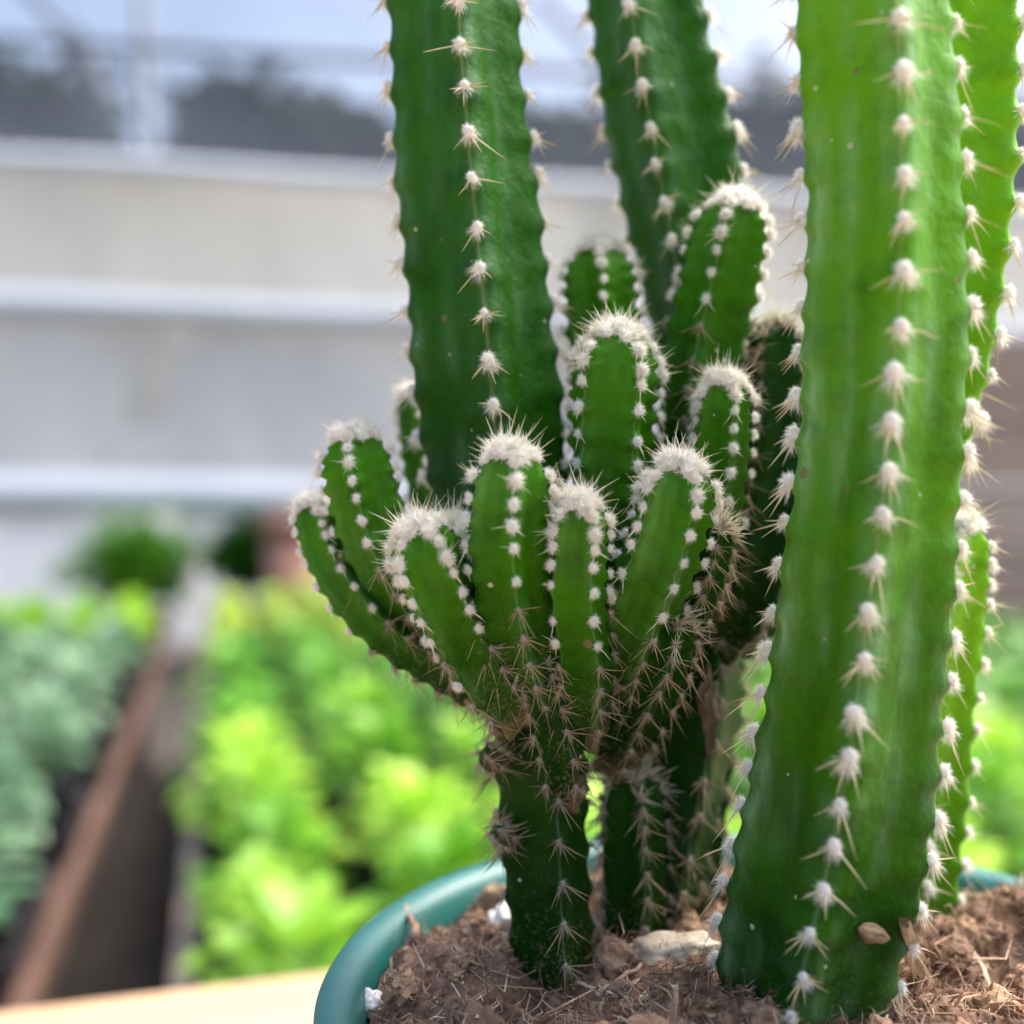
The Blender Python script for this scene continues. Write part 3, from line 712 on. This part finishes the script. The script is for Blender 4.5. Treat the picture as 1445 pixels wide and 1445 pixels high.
def flush(parent, cap=290):
    """the areoles that show largest become parts of their stems, the rest one joined part"""
    lst = sorted(AREOLES[parent.name], key=lambda a: -a[0])
    for sc, mtx, me, st in lst[:cap]:
        o = bpy.data.objects.new('areole', me); COL.objects.link(o); o.parent = st
        off = Matrix.Translation(-(st.location + parent.location)); o.matrix_local = off @ mtx
    rest = lst[cap:]
    if not rest: return
    V_, F_, Mi, b = [], [], [], 0; cache = {}
    for sc, mtx, me, st in rest:
        if me.name not in cache:
            a_ = np.empty(len(me.vertices) * 3); me.vertices.foreach_get('co', a_)
            cache[me.name] = (a_.reshape(-1, 3), [tuple(p.vertices) for p in me.polygons], [p.material_index for p in me.polygons])
        co, fs, mi = cache[me.name]; A = np.array(mtx)
        V_.append(co @ A[:3, :3].T + A[:3, 3] - np.array(parent.location)); F_ += [tuple(k + b for k in f) for f in fs]
        Mi += [{'areole_wool': 0, 'areole_wool_grey': 1, 'spine_tan': 2, 'spine_young': 3, 'spine_brown': 4}[me.materials[k].name] for k in mi]; b += len(co)
    me = bpy.data.meshes.new('areole_mass'); me.from_pydata(np.vstack(V_).tolist(), [], F_)
    for q in (M_WOOL, M_WOOLB, M_SPINE, M_SPINEY, M_SPINEB): me.materials.append(q)
    me.polygons.foreach_set('material_index', Mi)
    o = bpy.data.objects.new('areole_mass', me); COL.objects.link(o); o.parent = parent; tag(o, kind='stuff')

def root(px, py, label, d):
    e = empty('cactus', P(px, py, d)); tag(e, label, 'cactus'); return e

# --- candelabra rooted at the left: square trunk, tall dark stem and front arms
A = root(783, 1385, 'cactus with a dark square trunk, one tall dark green stem and woolly-tipped arms', .1656)
stem(A, [(785, 1400, 118, .1662), (776, 1290, 122, .1655), (768, 1150, 128, .1655), (764, 1040, 132, .166), (772, 950, 130, .168), (800, 880, 90, .170)], 4, .30, 0, M_OLD_SHADED, 'old', .0065, .95, name='trunk', seed=1)
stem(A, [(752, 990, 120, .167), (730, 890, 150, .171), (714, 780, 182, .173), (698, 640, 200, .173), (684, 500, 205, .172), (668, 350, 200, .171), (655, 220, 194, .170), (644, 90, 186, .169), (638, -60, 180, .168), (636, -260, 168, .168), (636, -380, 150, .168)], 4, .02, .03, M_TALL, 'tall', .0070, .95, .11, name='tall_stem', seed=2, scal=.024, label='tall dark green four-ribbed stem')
arms_A = [
 ('a1', [(690, 985, 60, .166), (625, 940, 74, .166), (555, 895, 78, .166), (498, 838, 76, .166), (458, 775, 68, .167), (438, 712, 60, .168)], 5, .25, .0040, .72),
 ('a2', [(690, 960, 70, .169), (612, 890, 84, .167), (552, 800, 104, .165), (520, 710, 108, .164), (498, 612, 100, .163)], 5, -.30, .0042, .78),
 ('a3', [(735, 1010, 80, .160), (690, 955, 100, .156), (645, 880, 108, .151), (612, 810, 108, .147), (590, 742, 104, .145)], 5, .50, .0042, .80),
 ('a4', [(640, 830, 50, .186), (612, 720, 64, .187), (596, 640, 64, .188), (582, 556, 50, .188)], 5, .1, .0045, .75),
 ('a4b', [(720, 940, 60, .163), (680, 850, 66, .161), (655, 790, 66, .160), (640, 738, 58, .159)], 5, .4, .0040, .72),
 ('a5', [(765, 990, 84, .160), (735, 900, 108, .152), (719, 790, 118, .147), (719, 710, 114, .145), (724, 638, 104, .144)], 5, .05, .0044, .82),
 ('a6', [(822, 1040, 70, .162), (822, 950, 86, .155), (812, 850, 90, .148), (813, 780, 90, .146), (816, 708, 82, .144)], 5, .55, .0043, .80),
 ('a15', [(800, 1130, 58, .162), (790, 1060, 72, .158), (770, 980, 74, .156), (752, 908, 62, .154)], 5, .45, .0048, .75)]
for i, (nm, c, n, rt, sp, asc) in enumerate(arms_A):
    stem(A, c, n, rt, .12 if i % 2 else -.1, M_ARM if nm not in ('a15',) else M_OLD_SHADED, 'arm' if nm != 'a15' else 'oldarm', sp, asc, .18, name='arm', seed=20 + i, scal=.06)
for i, (x, y, wd) in enumerate(((688, 1068, 36), (700, 1012, 34), (703, 1178, 26), (812, 1098, 40))):
    stem(A, [(x + (22 if x < 760 else -20), y + 10, wd * .8, .162), (x + (6 if x < 760 else -4), y + 2, wd, .160), (x - (8 if x < 760 else -8), y - 10, wd * .9, .159)], 5, .3 * i, 0, M_OLD_SHADED, 'old', .0036, .7, .1, name='bud', seed=40 + i)
flush(A)

# --- second rooted column behind: leaning trunk, tall stem and the higher arms
B = root(935, 1330, 'cactus behind with a leaning dark trunk, a tall tilted stem and rounded woolly arms', .183)
stem(B, [(915, 1345, 140, .184), (926, 1230, 152, .183), (948, 1110, 164, .182), (972, 1000, 166, .181), (985, 900, 136, .182), (985, 840, 100, .183)], 4, .45, 0, M_OLD_SHADED, 'old', .0070, .95, name='trunk', seed=3)
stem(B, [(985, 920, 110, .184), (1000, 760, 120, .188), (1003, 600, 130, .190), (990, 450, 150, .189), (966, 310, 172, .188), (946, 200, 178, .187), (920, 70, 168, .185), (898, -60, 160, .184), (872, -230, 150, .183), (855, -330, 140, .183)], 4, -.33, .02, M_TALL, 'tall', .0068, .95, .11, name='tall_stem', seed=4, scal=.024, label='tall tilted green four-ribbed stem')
arms_B = [
 ('a7', [(855, 1000, 80, .169), (878, 920, 104, .161), (915, 830, 116, .153), (944, 745, 114, .149), (963, 655, 104, .147)], 5, .55, .0044, .82, M_ARM),
 ('a8', [(880, 980, 90, .174), (866, 820, 116, .170), (862, 690, 126, .165), (864, 580, 128, .161), (873, 468, 118, .159)], 5, .50, .0046, .88, M_ARM),
 ('a9', [(900, 860, 80, .184), (872, 660, 100, .181), (853, 500, 108, .180), (842, 350, 100, .180)], 5, .15, .0046, .80, M_ARM),
 ('a10', [(975, 830, 80, .184), (975, 680, 100, .180), (988, 540, 114, .176), (1018, 400, 116, .173), (1044, 285, 106, .171)], 5, -.25, .0050, .86, M_ARM),
 ('a11', [(1000, 860, 70, .174), (1002, 760, 82, .169), (1012, 650, 88, .164), (1023, 535, 78, .161)], 5, .45, .0044, .78, M_ARM),
 ('a12', [(955, 925, 80, .180), (1015, 892, 108, .178), (1062, 815, 124, .176), (1086, 700, 112, .176), (1096, 580, 96, .176), (1096, 456, 84, .175)], 5, -.5, .0050, .78, M_OLD_SHADED),
 ('a13', [(930, 930, 50, .165), (968, 870, 58, .160), (996, 810, 58, .156), (1014, 740, 48, .154)], 5, .2, .0042, .75, M_OLD_SHADED),
 ('a14', [(865, 1080, 70, .172), (890, 1015, 84, .166), (925, 945, 86, .160), (952, 868, 76, .156)], 5, .3, .0046, .78, M_OLD_SHADED),
 ('a17', [(965, 960, 70, .186), (1020, 905, 84, .188), (1060, 860, 84, .190), (1075, 760, 84, .192)], 5, .3, .0050, .7, M_OLD_SHADED)]
for i, (nm, c, n, rt, sp, asc, sk) in enumerate(arms_B):
    stem(B, c, n, rt, .1 if i % 2 else -.1, sk, 'arm' if sk is M_ARM else 'oldarm', sp, asc, .18, name='arm', seed=60 + i, scal=.06)
bk = lump('dry_bark', P(1000, 1000, .1685), (.0014, .0012, .0050), (.1, -.06, .2), simple('corky_bark', (0.07, 0.045, 0.025), (0.26, 0.19, 0.12), 700, 0.9, 0.002, (1, 1, .3)), 31, .75); bk.parent = B; bk.location = bk.location - B.location; bk['label'] = 'tan strip of dry bark'
flush(B)

# --- broad stem at the right
Cc = root(1130, 1430, 'broad bright green cactus stem rooted at the middle of the pot', .1506)
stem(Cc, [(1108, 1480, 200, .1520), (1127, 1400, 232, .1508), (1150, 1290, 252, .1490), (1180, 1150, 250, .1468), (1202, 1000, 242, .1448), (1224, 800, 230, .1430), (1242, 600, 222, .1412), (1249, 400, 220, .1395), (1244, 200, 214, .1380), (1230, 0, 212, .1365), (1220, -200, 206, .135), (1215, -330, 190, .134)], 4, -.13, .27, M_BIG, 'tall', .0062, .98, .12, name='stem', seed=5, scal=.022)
flush(Cc)

# --- lime stem and the short column behind it
D_ = root(1268, 1290, 'lime-green cactus stem leaning out from behind the broad stem', .176)
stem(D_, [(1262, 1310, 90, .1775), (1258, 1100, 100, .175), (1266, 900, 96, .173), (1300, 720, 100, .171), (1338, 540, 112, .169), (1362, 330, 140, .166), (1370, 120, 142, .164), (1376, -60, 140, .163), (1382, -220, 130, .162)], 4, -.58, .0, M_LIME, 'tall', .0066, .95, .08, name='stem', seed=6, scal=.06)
flush(D_)
E_ = root(1300, 1300, 'short narrow lime cactus column beside the lime stem, with a woolly tip', .184)
stem(E_, [(1290, 1325, 96, .186), (1304, 1180, 104, .182), (1320, 1000, 104, .176), (1340, 850, 96, .171), (1362, 738, 66, .168)], 4, -.08, .02, M_LIME, 'column', .0064, .78, .1, name='stem', seed=7, scal=.04)
flush(E_)
G_ = root(888, 1345, 'short dark cactus offset with a spiny tip in front of the leaning trunk', .1745)
stem(G_, [(888, 1365, 92, .1752), (892, 1260, 100, .174), (890, 1170, 98, .173), (888, 1088, 80, .172)], 5, .35, .1, M_OLD_SHADED, 'oldarm', .0050, .95, .14, name='stem', seed=8)
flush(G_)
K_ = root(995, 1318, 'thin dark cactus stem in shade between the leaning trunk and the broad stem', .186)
stem(K_, [(975, 1340, 60, .187), (988, 1200, 62, .188), (1004, 1060, 62, .190), (1012, 930, 60, .192), (1016, 860, 50, .193)], 5, .2, 0, M_OLD_SHADED, 'old', .0060, .95, .1, name='stem', seed=9)
flush(K_)

# --- loose litter on the soil and stems
def seed_husk(px, py, d, L, W, tilt, label):
    prof_ = [(W * math.sin(math.pi * k / 14) ** .8 * (1.15 - .3 * k / 14) + .00002, L * (k / 14 - .5)) for k in range(15)]
    mb = lathe(prof_, 24)
    mb.v = [tuple(Vector(v) * (1 + .10 * 3.2 * noise.noise(Vector(v) * 800))) for v in mb.v]
    o = mb.build('seed_husk', [M_HUSK], None, True); o.location = P(px, py, d); o.rotation_euler = (0, tilt, .2); tag(o, label, 'seed husk'); return o
seed_husk(1232, 1318, .1402, .0052, .0013, rad(112), 'brown dry seed husk stuck low on the broad stem')
def straw_bundle(name, a, b, n, spread, label, cat, seed):
    r = random.Random(seed); mb = MB()
    for i in range(n):
        o1 = Vector((r.gauss(0, 1), r.gauss(0, 1), r.gauss(0, 1))) * spread * .3; o2 = Vector((r.gauss(0, 1), r.gauss(0, 1), r.gauss(0, .6))) * spread
        m_ = (a + b) / 2 - a + Vector((r.gauss(0, 1), r.gauss(0, 1), r.gauss(0, 1))) * spread * .7
        w_ = r.uniform(.00012, .0004)
        mb.tube([o1, m_, b - a + o2], [w_, w_ * 1.2, w_ * .3], 4, 0, False)
    o = mb.build(name, [M_FIB[3]]); o.location = a; tag(o, label, cat); return o
straw_bundle('straw_tuft', P(1276, 1300, .1375), on_soil(1304, 1390), 30, .0009, 'frayed straw tuft leaning on the right side of the broad stem', 'straw', 1)
straw_bundle('straw_tuft', on_soil(1240, 1395) + Vector((0, 0, .002)), on_soil(1265, 1440), 14, .0010, 'pale root tuft at the foot of the broad stem', 'straw', 2)
straw_bundle('straw_tuft', on_soil(1108, 1395) + Vector((0, 0, .002)), on_soil(1098, 1440), 12, .0008, 'small tan tuft in front of the broad stem', 'straw', 3)
def twig(a, b, rr, label, mt, seed, group=None):
    r = random.Random(seed); k = 6
    pts = [a.lerp(b, i / k) - a + Vector((r.gauss(0, 1), r.gauss(0, 1), r.gauss(0, 1))) * rr * .45 * (0 < i < k) for i in range(k + 1)]
    mb = MB(); mb.tube(pts, [rr * (1.0 - .5 * i / k) * r.uniform(.85, 1.2) for i in range(k + 1)], 7)
    o = mb.build('twig', [mt], None, True); o.location = a; tag(o, label, 'twig', group)
up = lambda h: Vector((0, 0, h))
twig(on_soil(812, 1375), on_soil(858, 1325) + up(.0045), .0007, 'brown twig poking up beside the dark square trunk', M_FIB[0], 1)
twig(on_soil(832, 1385), on_soil(872, 1342) + up(.0025), .0006, 'thin dark twig beside the larger twig by the trunk', M_FIB[2], 2)
twig(on_soil(585, 1325), on_soil(573, 1322) + up(.0055), .0008, 'pointed brown splinter standing up near the left rim', M_FIB[0], 3)
twig(on_soil(842, 1405), on_soil(905, 1362) + up(.001), .0005, 'slender twig lying before the pale bark chunk', M_FIB[1], 4)
twig(on_soil(1062, 1395), on_soil(1035, 1352) + up(.001), .0004, 'short reddish twig against the left foot of the broad stem', M_FIB[0], 5)
twig(on_soil(880, 1425), on_soil(935, 1405) + up(.0006), .0009, 'pale flat splinter lying on the soil in front', M_FIB[3], 6)
twig(on_soil(1400, 1400), on_soil(1360, 1320) + up(.001), .0005, 'long tan straw lying on the right-hand mound', M_FIB[3], 7)
twig(on_soil(810, 1385), on_soil(865, 1410) + up(.0008), .0003, 'fine pale root lying across the soil', M_FIB[3], 8)
lump('bark_flake', on_soil(1385, 1340) + up(.0008), (.0016, .0009, .0018), (.2, .4, .3), M_HUSK, 12, .4, 'amber bark flake on the right-hand mound', 'bark flake')
lump('bark_flake', on_soil(1010, 1420) + up(.0006), (.0040, .0022, .0008), (.25, .1, .5), M_CHIP, 14, .4, 'flat pale bark flake left of the broad stem foot', 'bark flake')
